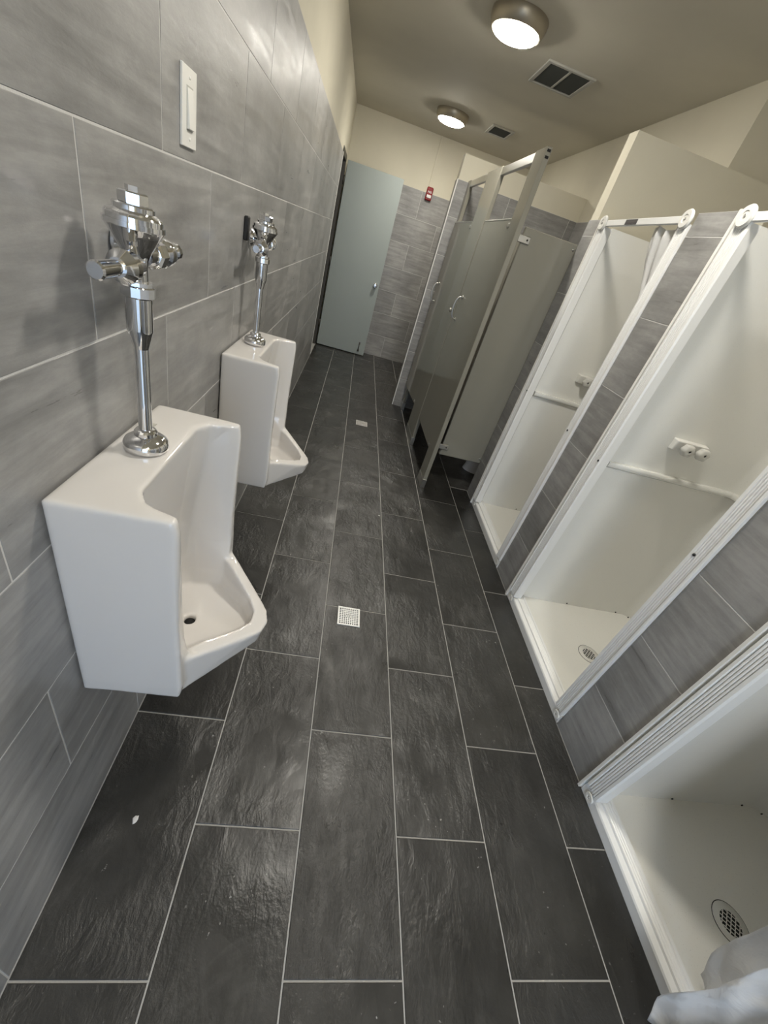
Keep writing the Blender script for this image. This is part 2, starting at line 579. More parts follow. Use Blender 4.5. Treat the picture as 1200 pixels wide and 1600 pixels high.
lay_tiles(fwing, (0, FWY + 0.006, 0), (1, 0, 0), (0, 0, 1), lambda r: joints(FWX + 0.004, XR, 1.62 if r % 2 == 0 else 1.93, PY), [ROW * i for i in range(7)] + [2.13], M['walltile'])
MB().box(FWX + 0.0009, FWX + 0.008, FWY + 0.003, FWY + 0.115, 0, 2.13).build('grout_bed', M['wgrout'], fwing)
lay_tiles(fwing, (FWX + 0.006, 0, 0), (0, -1, 0), (0, 0, 1), lambda r: [-FWY - 0.115, -FWY - 0.004], [ROW * i for i in range(7)] + [2.13], M['walltile'])

# ---- tiled piers between the showers
SH = [(1.955, 2.745), (0.935, 1.725), (-0.095, 0.695)]      # outer edges of the three shower fronts
PTOP = 1.935
pier_rows = [ROW * i for i in range(7)] + [PTOP]
piers = [(2.745, 2.922, 'narrow tiled pier beside the far shower'), (1.725, 1.955, 'grey tiled pier between far and middle shower'),
         (0.695, 0.935, 'grey tiled pier between middle and near shower'), (YN, -0.095, 'tiled wall beyond the near shower')]
for i, (y0, y1, lab) in enumerate(piers):
    yb = min(y1, 2.82)
    pr = struct(MB().box(W + 0.007, W + 0.10, y0 + 0.001, yb - 0.001 if y1 < 2.8 else yb, 0, PTOP - 0.004).build('wall_pier', M['cream']), lab, 'wall')
    MB().box(W + 0.0009, W + 0.008, y0 + 0.001, y1 - 0.001, 0, PTOP - 0.001).build('grout_bed', M['wgrout'], pr)
    lay_tiles(pr, (W + 0.006, 0, 0), (0, -1, 0), (0, 0, 1),
              (lambda r, a=y0, b=y1: [-b, -a]) if y1 - y0 < 0.5 else (lambda r, a=y0, b=y1: joints(-b, -a, 0.4 if r % 2 else 0.1, PY)),
              pier_rows, M['walltile'])

# ---- white edge trims
def trim(x0, x1, y0, y1, z0, z1, lab):
    o = MB().bbox(x0, x1, y0, y1, z0, z1, 0.002).build('trim_1', M['trimwhite'])
    return struct(o, lab, 'trim')
trim(-0.005, 0.004, DY0, DY0 + 0.012, 0, TOP + 0.004, 'white bead at the end of the left wall tiles')
trim(FWX - 0.004, FWX + 0.006, FWY - 0.004, FWY + 0.006, 0, 2.132, 'white corner bead on the far stall end wall')
for (y0, y1), nm in zip(SH, ('far', 'middle', 'near')):
    trim(W - 0.014, W + 0.008, y1 - 0.011, y1 + 0.001, 0, PTOP, 'white edge trim along the %s shower frame' % nm)

# ---- door frame and open door
mb = MB()
mb.box(-0.12, -0.002, DY0 + 0.012, DY0 + 0.05, 0, DZ).box(-0.12, -0.002, DY1 - 0.035, DY1 + 0.03, 0, DZ).box(-0.12, -0.002, DY0 + 0.012, DY1 + 0.03, DZ - 0.04, DZ + 0.02)
struct(mb.build('trim_door_frame', M['darkmetal']), 'dark metal door frame in the left wall', 'trim')
struct(MB().box(-1.2, -1.1, DY0 - 0.6, YF + 0.1, 0, ZC).box(-1.2, -0.12, DY0 - 0.7, DY0 - 0.6, 0, ZC).box(-1.2, -0.12, YF, YF + 0.1, 0, ZC)
       .box(-1.2, -0.1, DY0 - 0.7, YF + 0.1, ZC, ZC + 0.1).box(-1.2, -0.1, DY0 - 0.7, YF + 0.1, -0.1, -0.003).build('wall_enclosure', M['cream']),
       'added enclosure of the unseen room behind the open grey door', 'wall')  # unseen box, added so outside light does not leak through this doorway
door = struct(empty('door_1', (0.02, 6.49, 0)), 'open flat grey-green door with round knob', 'door')
MB().bbox(0.0, 0.712, 0.0, 0.044, 0.012, 2.185, 0.002).build('door_panel', M['doorpaint'], door)
kn = smooth_angle(MB().lathe([(0.0, -0.062), (0.018, -0.061), (0.027, -0.052), (0.0285, -0.042), (0.022, -0.03), (0.013, -0.02), (0.012, -0.010), (0.032, -0.007), (0.034, 0.0)], (0.655, 0, 0.973), 'Y').build('door_knob', M['chrome'], door), 40)
MB().box(0.7115, 0.7135, 0.008, 0.036, 0.92, 1.02).build('latch_plate', M['darkmetal'], door)
ds = MB().bbox(0.612, 0.630, -0.012, 0, 0.15, 0.19, 0.002).tube([(0.621, -0.012, 0.17), (0.620, -0.022, 0.11), (0.620, -0.026, 0.085)], 0.006, 8)
ds.lathe([(0.013, 0.06), (0.014, 0.065), (0.014, 0.085), (0.010, 0.09)], (0.620, -0.026, 0), 'Z', 14)
ds.build('kick_down_stop', M['darkmetal'], door)
for z in (0.30, 1.10, 1.98):
    MB().lathe([(0.008, -0.05), (0.008, 0.05)], (-0.012, -0.004, z), 'Z', 12).build('hinge', M['darkmetal'], door)

# ================================================================== CEILING FITTINGS
def ceiling_light(x, y, lab):
    t = tag(empty('ceiling_light', (x, y, ZC)), lab, 'light', 'round ceiling lights along the corridor')
    smooth_angle(MB().lathe([(0.120, -0.004), (0.166, -0.001), (0.168, -0.010), (0.166, -0.030), (0.154, -0.062), (0.146, -0.070), (0.138, -0.070), (0.134, -0.060), (0.128, -0.05)], (0, 0, 0), 'Z', 48).build('ring', M['lampring'], t), 40)
    prof = [(0.1325, -0.052), (0.1325, -0.072)] + [(0.1325 * math.cos(a), -0.072 - 0.026 * math.sin(a)) for a in (0.25, 0.5, 0.8, 1.1, 1.35, 1.5)]
    smooth_angle(MB().lathe(prof, (0, 0, 0), 'Z', 48).build('diffuser', M['lamp'], t), 60)
    return t
ceiling_light(1.02, 3.46, 'larger lit round ceiling light, nearest the square vent')
ceiling_light(1.02, 5.66, 'smaller lit round ceiling light near the far wall')
ceiling_light(1.08, 1.42, 'round ceiling light overhead between urinals and showers')
ceiling_light(1.02, -0.80, 'round ceiling light by the entrance doorway')

def ceiling_vent(x0, x1, y0, y1, lab, split):
    t = tag(empty('ceiling_vent', ((x0 + x1) / 2, (y0 + y1) / 2, ZC)), lab, 'vent')
    a, b, f = (x1 - x0) / 2, (y1 - y0) / 2, 0.028
    mb = MB()
    for bx in ((-a, a, -b, -b + f), (-a, a, b - f, b), (-a, -a + f, -b + f, b - f), (a - f, a, -b + f, b - f)):
        mb.bbox(*bx, -0.012, 0.0, 0.004)
    if split: mb.bbox(-0.008, 0.008, -b + f, b - f, -0.011, 0.0, 0.002)
    mb.build('frame', M['ventgrey'], t)
    MB().box(-a + f, a - f, -b + f, b - f, -0.0015, -0.0005).build('filter', M['vent_dark'], t)
    ns = int((2 * b - 2 * f) / 0.022)
    me = None
    for k in range(ns):
        y = -b + f + 0.011 + k * 0.022
        if me is None:
            mbs = MB().add([(-a + f, -0.008, -0.002), (a - f, -0.008, -0.002), (a - f, 0.006, -0.009), (-a + f, 0.006, -0.009), (-a + f, -0.007, -0.001), (a - f, -0.007, -0.001), (a - f, 0.007, -0.008), (-a + f, 0.007, -0.008)],
                           [(0, 1, 2, 3), (7, 6, 5, 4), (0, 4, 5, 1), (1, 5, 6, 2), (2, 6, 7, 3), (3, 7, 4, 0)])
            me = mbs.mesh('slat', M['vent_dark'])
        o = bpy.data.objects.new('slat', me); COL.objects.link(o); o.parent = t; o.location = (0, y, 0)
    return t
ceiling_vent(1.335, 1.685, 3.775, 4.195, 'square ceiling vent split into two dark halves', True)
ceiling_vent(1.42, 1.66, 5.50, 5.86, 'small single ceiling vent near the far wall', False)

# ================================================================== LEFT WALL: switch, alarm
sw = tag(empty('light_switch', (0, 1.235, 1.635)), 'white rocker light switch on the grey tiled wall', 'switch')
MB().bbox(0.0, 0.006, -0.042, 0.042, -0.066, 0.066, 0.003).build('plate', M['plastic'], sw)
MB().add([(0.006, -0.0165, -0.034), (0.006, 0.0165, -0.034), (0.006, 0.0165, 0.034), (0.006, -0.0165, 0.034),
          (0.0125, -0.0165, -0.033), (0.0125, 0.0165, -0.033), (0.0075, 0.0165, 0.033), (0.0075, -0.0165, 0.033)],
         [(3, 2, 1, 0), (4, 5, 6, 7), (0, 1, 5, 4), (1, 2, 6, 5), (2, 3, 7, 6), (3, 0, 4, 7)]).build('rocker', M['plastic'], sw)
MB().box(0.0055, 0.0065, -0.0185, 0.0185, -0.0365, 0.0365).build('rocker_gap', M['ventgrey'], sw)
for z in (-0.05, 0.05):
    MB().lathe([(0.0035, 0.0055), (0.003, 0.0072), (0, 0.0074)], (0, 0, z), 'X', 10).build('screw', M['plastic'], sw)

al = tag(empty('fire_alarm', (1.10, YF, 2.16)), 'red fire alarm box with white lettering and strobe on far wall', 'alarm')
MB().bbox(-0.042, 0.042, -0.045, 0.0, -0.075, 0.068, 0.010).build('housing', M['red'], al)
MB().bbox(-0.030, 0.030, -0.058, -0.043, -0.048, -0.016, 0.006).build('strobe', M['lens'], al)
fc = bpy.data.curves.new('alarm_lettering', 'FONT')
fc.body = 'FIRE'; fc.size = 0.030; fc.align_x = 'CENTER'; fc.extrude = 0.0006
fo = bpy.data.objects.new('lettering', fc); COL.objects.link(fo)
bpy.context.view_layer.update()
fme = bpy.data.meshes.new_from_object(fo.evaluated_get(bpy.context.evaluated_depsgraph_get()))
bpy.data.objects.remove(fo)
fme.materials.clear(); fme.materials.append(M['lens'])
lo = bpy.data.objects.new('lettering', fme); COL.objects.link(lo); lo.parent = al
lo.rotation_euler = (math.pi / 2, 0, 0); lo.location = (0, -0.0462, 0.004)
cd = MB().bbox(1.067, 1.085, YF - 0.014, YF + 0.007, 2.228, ZC, 0.003).build('conduit', M['cream'])
tag(cd, 'thin cream conduit running from fire alarm to ceiling', 'conduit')

# ================================================================== URINALS
def solid(mb, name):
    return recalc(mb.build(name, M['porcelain']))

def make_urinal_mesh():
    hw = 0.23
    # body: back slab and cheeks, slightly tapering, rounded by the remesh
    def ring(z, d, w, bx=0.0):
        return [(bx, -w, z), (d, -w * 0.985, z), (d, w * 0.985, z), (bx, w, z)]
    body = solid(MB().loft([ring(0.485, 0.212, 0.227), ring(0.53, 0.218, 0.229), ring(0.75, 0.212, hw), ring(1.0, 0.214, hw), ring(1.032, 0.208, hw)]), 'u_body')
    lipp = [(0.10, -0.205), (0.208, -0.212), (0.330, -0.082), (0.366, -0.040), (0.377, 0.0), (0.366, 0.040), (0.330, 0.082), (0.208, 0.212), (0.10, 0.205)]
    zt = [0.64, 0.612, 0.553, 0.546, 0.545, 0.546, 0.553, 0.612, 0.64]
    bot = [(x * (1.0 if x < 0.25 else 0.965), y * 0.97, 0.482 if x < 0.25 else 0.492) for x, y in lipp]
    lip = solid(MB().loft([bot, [(x, y, z) for (x, y), z in zip(lipp, zt)]]), 'u_lip')
    # basin
    bas = [(0.075, -0.125), (0.12, -0.165), (0.205, -0.163), (0.306, -0.058), (0.330, -0.02), (0.330, 0.02), (0.306, 0.058), (0.205, 0.163), (0.12, 0.165), (0.075, 0.125)]
    basin = solid(MB().loft([[(0.012 + x * 0.93, y * 0.88, 0.507 - (0.006 if x < 0.2 else 0)) for x, y in bas], [(x, y, 0.545) for x, y in bas], [(x * 1.0, y * 1.02, 0.70) for x, y in bas]]), 'u_basin')
    # upper recess, open at the front and top
    def rec(z, bx, wb, wf, xf=0.48):
        return [(bx, -wb + 0.035, z), (bx + 0.022, -wb, z), (0.19, -wf + 0.012, z), (0.222, -wf, z), (xf, -wf - 0.08, z), (xf, wf + 0.08, z), (0.222, wf, z), (0.19, wf - 0.012, z), (bx + 0.022, wb, z), (bx, wb - 0.035, z)]
    recess = solid(MB().loft([rec(0.60, 0.075, 0.150, 0.172), rec(0.66, 0.078, 0.160, 0.188), rec(0.80, 0.092, 0.170, 0.198), rec(0.98, 0.116, 0.178, 0.206), rec(1.10, 0.134, 0.186, 0.216)]), 'u_recess')
    for b_, op in ((lip, 'UNION'), (basin, 'DIFFERENCE'), (recess, 'DIFFERENCE')):
        md = body.modifiers.new('bool', 'BOOLEAN')
        md.operation = op; md.solver = 'EXACT'; md.object = b_
    drain = solid(MB().lathe([(0.0155, 0.45), (0.0155, 0.53)], (0.160, 0.0, 0), 'Z', 24, False), 'u_drain')
    md = body.modifiers.new('bool', 'BOOLEAN'); md.operation = 'DIFFERENCE'; md.solver = 'EXACT'; md.object = drain
    md = body.modifiers.new('remesh', 'REMESH'); md.mode = 'VOXEL'; md.voxel_size = 0.0042; md.use_smooth_shade = True
    md = body.modifiers.new('smooth', 'SMOOTH'); md.factor = 0.5; md.iterations = 13
    bpy.context.view_layer.update()
    me = bpy.data.meshes.new_from_object(body.evaluated_get(bpy.context.evaluated_depsgraph_get()))
    for o in (body, lip, basin, recess, drain):
        d = o.data; bpy.data.objects.remove(o); bpy.data.meshes.remove(d)
    me.polygons.foreach_set('use_smooth', [True] * len(me.polygons))
    me.name = 'urinal_bowl'
    return me

UR_Y = (0.805, 1.803)
ume = make_urinal_mesh()
def make_urinal(y, lab):
    t = tag(empty('urinal', (0.0, y, 0.0)), lab, 'urinal', 'wall-hung urinals')
    o = bpy.data.objects.new('bowl', ume); COL.objects.link(o); o.parent = t
    o.location = (0.003, 0, 0)
    MB().lathe([(0.0145, 0.0), (0.0145, 0.004), (0.0, 0.004)], (0.163, 0, 0.487), 'Z', 20).build('drain_hole', M['dark'], t)
    smooth_angle(MB().lathe([(0.034, 0.505), (0.034, 0.468), (0.028, 0.452), (0.0, 0.450)], (0.11, 0, 0), 'Z', 24).build('outlet_boss', M['porcelain'], t), 45)
    MB().box(0.026, 0.046, 0.085, 0.115, 1.0325, 1.0332).build('maker_mark', M['ventgrey'], t)
    return t
u1 = make_urinal(UR_Y[0], 'near white wall-hung urinal on the grey tiled wall')
u2 = make_urinal(UR_Y[1], 'far white wall-hung urinal, closer to the grey door')

def make_flush_valve(y, lab, has_block):
    t = tag(empty('flush_valve', (0.072, y, 1.035)), lab, 'flush valve', 'chrome flush valves above the urinals')
    def p(name, mb, mat='chrome', ang=40, par=t):
        return smooth_angle(recalc(mb.build(name, M[mat], par)), ang)
    p('spud_flange', MB().lathe([(0.0, 0.0), (0.041, 0.0), (0.0425, 0.004), (0.0425, 0.014), (0.0395, 0.020), (0.030, 0.027), (0.0235, 0.029), (0.0215, 0.030), (0.0215, 0.038), (0.0185, 0.042), (0.0135, 0.044), (0.0, 0.044)], (0, 0, 0), 'Z', 40), ang=30)
    p('flush_tube', MB().lathe([(0.0, 0.04), (0.0125, 0.04), (0.0125, 0.215), (0.0, 0.215)], (0, 0, 0), 'Z', 28))
    p('vacuum_breaker', MB().lathe([(0.0125, 0.206), (0.0135, 0.210), (0.0205, 0.236), (0.0215, 0.240), (0.0215, 0.300), (0.0, 0.300)], (0, 0, 0), 'Z', 32))
    p('coupling_nut', MB().lathe([(0.022, 0.293), (0.0265, 0.296), (0.0265, 0.311), (0.0235, 0.313), (0.0235, 0.319)], (0, 0, 0), 'Z', 12), ang=20)
    p('valve_body', MB().lathe([(0.0165, 0.312), (0.0165, 0.340), (0.0185, 0.352), (0.0245, 0.366), (0.0350, 0.384), (0.0430, 0.396), (0.0445, 0.397), (0.0445, 0.404), (0.0, 0.404)], (0, 0, 0), 'Z', 36), ang=26)
    p('cover', MB().lathe([(0.0, 0.404), (0.0415, 0.404), (0.0415, 0.411), (0.0395, 0.414), (0.0320, 0.418), (0.0300, 0.419), (0.0300, 0.425), (0.0275, 0.427), (0.0, 0.427)], (0, 0, 0), 'Z', 36), ang=26)
    p('cap_nut', MB().lathe([(0.0205, 0.426), (0.0225, 0.428), (0.0225, 0.441), (0.0205, 0.443), (0.0, 0.443)], (0, 0, 0), 'Z', 8), ang=20)
    p('cap_plug', MB().lathe([(0.0095, 0.442), (0.0095, 0.450), (0.0, 0.450)], (-0.003, 0.002, 0), 'Z', 4), ang=20)
    # handle towards the near side
    p('handle', MB().lathe([(0.0, -0.128), (0.0110, -0.128), (0.0135, -0.125), (0.0125, -0.095), (0.0110, -0.060), (0.0110, -0.045), (0.0, -0.045)], (0.001, 0, 0.343), 'Y', 24), ang=30)
    p('handle_socket', MB().lathe([(0.0, -0.066), (0.014, -0.066), (0.0165, -0.062), (0.0215, -0.054), (0.0250, -0.050), (0.0250, -0.036), (0.0215, -0.032), (0.0190, -0.010), (0.0, -0.010)], (0.001, 0, 0.343), 'Y', 28), ang=26)
    # control stop on the far side, fed from the wall
    p('stop_tailpiece', MB().lathe([(0.0, 0.01), (0.0180, 0.01), (0.0180, 0.06), (0.0, 0.06)], (0.004, 0, 0.358), 'Y', 24))
    p('stop_nut', MB().lathe([(0.020, 0.040), (0.0245, 0.044), (0.0245, 0.064), (0.020, 0.068)], (0.004, 0, 0.358), 'Y', 8), ang=20)
    p('control_stop', MB().lathe([(0.0, 0.066), (0.0185, 0.066), (0.0185, 0.080), (0.0235, 0.084), (0.0245, 0.096), (0.0220, 0.108), (0.015, 0.112), (0.0, 0.112)], (0.004, 0, 0.358), 'Y', 28), ang=30)
    p('stop_cap', MB().lathe([(0.011, 0.110), (0.0150, 0.114), (0.0150, 0.126), (0.0105, 0.129), (0.0105, 0.136), (0.0150, 0.139), (0.0150, 0.152), (0.012, 0.156), (0.0, 0.156)], (0.004, 0, 0.358), 'Y', 12), ang=20)
    p('supply_pipe', MB().lathe([(0.0, -0.073), (0.014, -0.073), (0.014, 0.0), (0.0, 0.0)], (0.002, 0.092, 0.358), 'X', 22))
    p('wall_flange', MB().lathe([(0.0, -0.0715), (0.030, -0.0715), (0.030, -0.066), (0.022, -0.058), (0.0, -0.058)], (0.002, 0.092, 0.358), 'X', 30))
    if has_block:
        MB().bbox(-0.0715, -0.056, -0.018, 0.012, 0.350, 0.425, 0.004).build('dark_block', M['black'], t)  # plain black block between this valve and the wall
    return t
make_flush_valve(UR_Y[0], 'chrome flush valve standing on the near urinal', False)
make_flush_valve(UR_Y[1], 'chrome flush valve standing on the far urinal', True)

# ================================================================== FLOOR DRAINS
def floor_drain(x0, x1, y0, y1, lab, mat='plastic'):
    cx, cy = (x0 + x1) / 2, (y0 + y1) / 2
    a, b = (x1 - x0) / 2, (y1 - y0) / 2
    t = tag(empty('floor_drain', (cx, cy, 0)), lab, 'drain')
    MB().box(-a + 0.004, a - 0.004, -b + 0.004, b - 0.004, -0.002, 0.0008).build('well', M['dark'], t)
    # perforated plate: rim and crossing bars
    nn, rim = 9, 0.008
    mb = MB()
    for s in (-1, 1):
        mb.box(-a, a, s * b - (rim if s > 0 else 0), s * b + (rim if s < 0 else 0), 0.0, 0.004)
        mb.box(s * a - (rim if s > 0 else 0), s * a + (rim if s < 0 else 0), -b + rim, b - rim, 0.0, 0.004)
    for k in range(1, nn):
        x = -a + rim + (2 * a - 2 * rim) * k / nn
        y = -b + rim + (2 * b - 2 * rim) * k / nn
        mb.box(x - 0.0021, x + 0.0021, -b + rim, b - rim, 0.0005, 0.0040)
        mb.box(-a + rim, a - rim, y - 0.0021, y + 0.0021, 0.0005, 0.0038)
    mb.box(-0.016, 0.016, -0.006, 0.006, 0.0005, 0.0040)
    mb.build('grate', M[mat], t)
    return t
floor_drain(0.663, 0.772, 1.298, 1.410, 'square white grated floor drain, nearest to the camera')
floor_drain(0.692, 0.806, 3.772, 3.886, 'small square floor drain between far urinal and toilet stalls', 'oldsteel')

# ================================================================== SHOWERS
def post_profile(w):
    """cross-section (y from outer edge inward, x depth) of a ribbed frame post"""
    pts = [(0.0, 0.0), (0.0, -0.012), (0.004, -0.014), (0.010, -0.014), (0.012, -0.006)]
    y = 0.014
    n = 4
    step = (w - 0.030) / n
    for k in range(n):
        pts += [(y, -0.007), (y + step * 0.25, -0.011), (y + step * 0.7, -0.011), (y + step * 0.9, -0.007)]
        y += step
    pts += [(w - 0.014, -0.012), (w - 0.004, -0.012), (w, -0.004), (w, 0.034), (w - 0.006, 0.034), (w - 0.006, 0.0)]
    return pts

def disc(mb, y, z, x, r, t):
    return mb.lathe([(r * 0.96, 0.0), (r, -t * 0.4), (r * 0.86, -t), (r * 0.45, -t), (r * 0.40, -t * 0.8), (0.0, -t * 0.8)], (x, y, z), 'X', 28)

def make_shower(y0, y1, lab, sticker, far_detail=True):
    yc = (y0 + y1) / 2
    t = tag(empty('shower_stall', (W, yc, 0)), lab, 'shower', 'white prefabricated shower stalls')
    def P(name, mb, mat, par=t, ang=None):
        o = recalc(mb.build(name, M[mat], par))
        if ang: smooth_angle(o, ang)
        return o
    h = (y1 - y0) / 2                    # local y: +h is the far edge
    FX = 0.0                             # local x = 0 is the tile face
    # inner surround (three walls with rounded corners)
    iy, xb, xf, r = h - 0.045, 0.825, 0.055, 0.085
    path = [(xf, iy)]
    for k in range(9):
        a = math.pi / 2 * (1 - k / 8)
        path.append((xb - r + r * math.cos(a), iy - r + r * math.sin(a)))
    path += [(x, -y) for x, y in path[::-1]]
    def off(pts, d):
        out = []
        for i, pnt in enumerate(pts):
            a = Vector(pts[max(i - 1, 0)]); b = Vector(pts[min(i + 1, len(pts) - 1)])
            tg = (b - a).normalized()
            out.append((pnt[0] + tg.y * -d * -1, pnt[1] + tg.x * -d))
        return out
    # inward normal points to the stall centre
    def inward(pts, d):
        out = []
        for i, pnt in enumerate(pts):
            a = Vector(pts[max(i - 1, 0)]); b = Vector(pts[min(i + 1, len(pts) - 1)])
            tg = (b - a).normalized()
            out.append((pnt[0] + tg.y * d, pnt[1] - tg.x * d))
        return out
    zb, ztp = 0.035, 1.905
    outer = inward(path, -0.014)
    rings = [[(x, y, zb) for x, y in path] + [(x, y, zb) for x, y in outer[::-1]],
             [(x, y, ztp) for x, y in path] + [(x, y, ztp) for x, y in outer[::-1]]]
    P('surround', MB().loft(rings), 'gel', ang=30)
    # soap ledge following the walls, wider in the back corners
    nP = len(path)
    rr = []
    for i in range(nP):
        s = min(i, nP - 1 - i)
        d = 0.028
        if s == 0: d = 0.020
        if 1 <= s <= 9: d = 0.030 + 0.035 * math.sin(math.pi * (s - 0.5) / 9.5) ** 2
        ip = inward(path, d)[i]; it = inward(path, d * 0.9)[i]
        px, py_ = path[i]
        rr.append([(px, py_, 0.934), (it[0], it[1], 0.946), (ip[0], ip[1], 0.953), (ip[0], ip[1], 0.963), (it[0], it[1], 0.969), (px, py_, 0.969)])
    P('soap_ledge', MB().loft(rr), 'gel', ang=40)
    # pan with sloping floor
    fl = [(0.05, -iy - 0.005), (xb + 0.005, -iy - 0.005), (xb + 0.005, iy + 0.005), (0.05, iy + 0.005)]
    mbp = MB()
    nx, ny = 10, 10
    vs, fs = [], []
    for i in range(nx + 1):
        for j in range(ny + 1):
            x = fl[0][0] + (fl[1][0] - fl[0][0]) * i / nx
            y = fl[0][1] + (fl[3][1] - fl[0][1]) * j / ny
            dd = math.hypot((x - 0.345), y)
            vs.append((x, y, 0.030 + 0.014 * min(1, dd / 0.45)))
    for i in range(nx):
        for j in range(ny):
            a = i * (ny + 1) + j
            fs.append((a, a + ny + 1, a + ny + 2, a + 1))
    mbp.add(vs, fs, True)
    mbp.box(0.05, xb, -iy, iy, 0.001, 0.024)
    mbp.build('pan', M['pan'], t)
    # curb
    prof = [(-0.003, 0.001), (-0.003, 0.040), (0.000, 0.046), (0.018, 0.051), (0.020, 0.058), (0.024, 0.058)]
    x = 0.026
    for k in range(3):
        prof += [(x, 0.0555), (x + 0.0035, 0.0575), (x + 0.007, 0.0575), (x + 0.0085, 0.0555)]
        x += 0.0095
    prof += [(0.056, 0.060), (0.066, 0.060), (0.069, 0.052), (0.069, 0.020), (0.069, 0.001)]
    cu = MB().loft([[(px, -h + 0.004, pz) for px, pz in prof], [(px, h - 0.014, pz) for px, pz in prof]])
    P('curb', cu, 'frame')
    # posts
    for sgn, o0, w, nm in ((1, h - 0.020, 0.066, 'post'), (-1, h - 0.001, 0.066, 'post')):
        pr = post_profile(w)
        ring = [(px + 0.0, sgn * (o0 - py)) for py, px in pr]
        P(nm, MB().loft([[(x, y, 0.060) for x, y in ring], [(x, y, 1.895) for x, y in ring]]), 'frame')
    # curtain rail with round flanges, small plates at the foot
    yA, yB = h - 0.058, -h + 0.028
    P('rail', MB().bbox(-0.0155, -0.0005, yB, yA, 1.895, 1.924, 0.003), 'frame')
    for y in (yA, yB):
        fo_ = P('flange', disc(MB(), y, 1.910, -0.014, 0.036, 0.012), 'plastic', ang=40)
        P('screw', MB().lathe([(0.006, 0.0), (0.005, -0.003), (0.0, -0.003)], (-0.0235, y, 1.910), 'X', 10), 'brushed', par=fo_)
        fp = P('foot_plate', disc(MB(), y, 0.028, -0.0035, 0.021, 0.006), 'plastic', ang=40)
        P('screw', MB().lathe([(0.004, 0.0), (0.0035, -0.002), (0.0, -0.002)], (-0.0080, y, 0.028), 'X', 8), 'brushed', par=fp)
        P('screw', MB().lathe([(0.0055, 0.0), (0.005, -0.0025), (0.0, -0.0025)], (-0.0115, y + (0.018 if y < 0 else -0.018), 0.965), 'X', 10), 'black')
    if sticker:
        P('label_plate', MB().box(-0.0165, -0.0155, 0.002, 0.108, 1.899, 1.921), 'sticker')
        for zz, ln in ((1.914, 0.060), (1.910, 0.072), (1.9055, 0.05)):
            P('label_line', MB().box(-0.0168, -0.0164, 0.055 - ln / 2, 0.055 + ln / 2, zz - 0.0011, zz + 0.0011), 'stickerprint')
    # mixing valve on the far side wall
    vx, vz = 0.375, 1.125
    ring0 = [(vx - 0.088, iy, vz - 0.030), (vx + 0.088, iy, vz - 0.030), (vx + 0.088, iy, vz + 0.026), (vx - 0.088, iy, vz + 0.026)]
    ring1 = [(vx - 0.084, iy - 0.026, vz - 0.026), (vx + 0.084, iy - 0.026, vz - 0.026), (vx + 0.084, iy - 0.034, vz + 0.022), (vx - 0.084, iy - 0.034, vz + 0.022)]
    va = P('valve_plate', MB().loft([ring0, ring1]), 'plastic')
    bevel(va, 0.005, 3)
    for dx in (-0.036, 0.046):
        seg = 24
        rings = []
        for r0, hh in ((0.012, 0.0), (0.013, -0.012), (0.026, -0.016), (0.0285, -0.026), (0.0270, -0.040), (0.020, -0.046), (0.008, -0.046), (0.006, -0.043)):
            rg = []
            for i in range(seg):
                a = 2 * math.pi * i / seg
                q = r0 * (1 + (0.07 * math.cos(6 * a) if r0 > 0.02 else 0))
                rg.append((vx + dx + q * math.cos(a), iy - 0.028 + hh, vz - 0.006 + q * math.sin(a)))
            rings.append(rg)
        kb = P('knob', MB().loft(rings), 'knob', par=va, ang=50)
        P('knob_screw', MB().lathe([(0.0045, -0.001), (0.0, -0.001)], (vx + dx, iy - 0.072, vz - 0.006), 'Y', 10), 'black', par=va)
    # pan drain
    dr = P('drain', MB().lathe([(0.056, 0.0300), (0.056, 0.0335), (0.0, 0.0335)], (0.345, 0, 0), 'Z', 36), 'pan')
    P('drain_gap', MB().lathe([(0.0585, 0.0300), (0.0585, 0.0325), (0.0, 0.0325)], (0.345, 0, 0), 'Z', 36), 'dark')
    P('drain_hole', MB().lathe([(0.034, 0.0330), (0.034, 0.0341), (0.0, 0.0341)], (0.345, 0, 0), 'Z', 28), 'dark', par=dr)
    gb = MB()
    for k in range(-2, 3):
        c = k * 0.0130
        ln = math.sqrt(max(0, 0.034 ** 2 - c ** 2))
        for (dx, dy) in ((1, 1), (1, -1)):
            ux, uy = dx / math.sqrt(2), dy / math.sqrt(2)
            nx_, ny_ = -uy, ux
            a = (0.345 + nx_ * c - ux * ln, ny_ * c - uy * ln); b = (0.345 + nx_ * c + ux * ln, ny_ * c + uy * ln)
            wv = 0.0013
            gb.prism([(a[0] - nx_ * wv, a[1] - ny_ * wv), (b[0] - nx_ * wv, b[1] - ny_ * wv), (b[0] + nx_ * wv, b[1] + ny_ * wv), (a[0] + nx_ * wv, a[1] + ny_ * wv)], 0.0341, 0.0352)
    P('drain_grid', gb, 'pan', par=dr)
    # dark fixing heads along the foot of the surround
    for (sx, sy) in ((0.36, iy - 0.0005), (0.70, iy - 0.0005), (0.775, iy - 0.026)):
        P('rivet', MB().lathe([(0.0045, 0.0), (0.004, -0.003), (0.0, -0.003)], (sx, sy, 0.052), 'Y', 8), 'black')
    return t

make_shower(*SH[0], 'far white shower stall with a dark label on its rail', True)
make_shower(*SH[1], 'middle white shower stall between the two tiled piers', False)
make_shower(*SH[2], 'near white shower stall with curtain, at the photo corner', False)

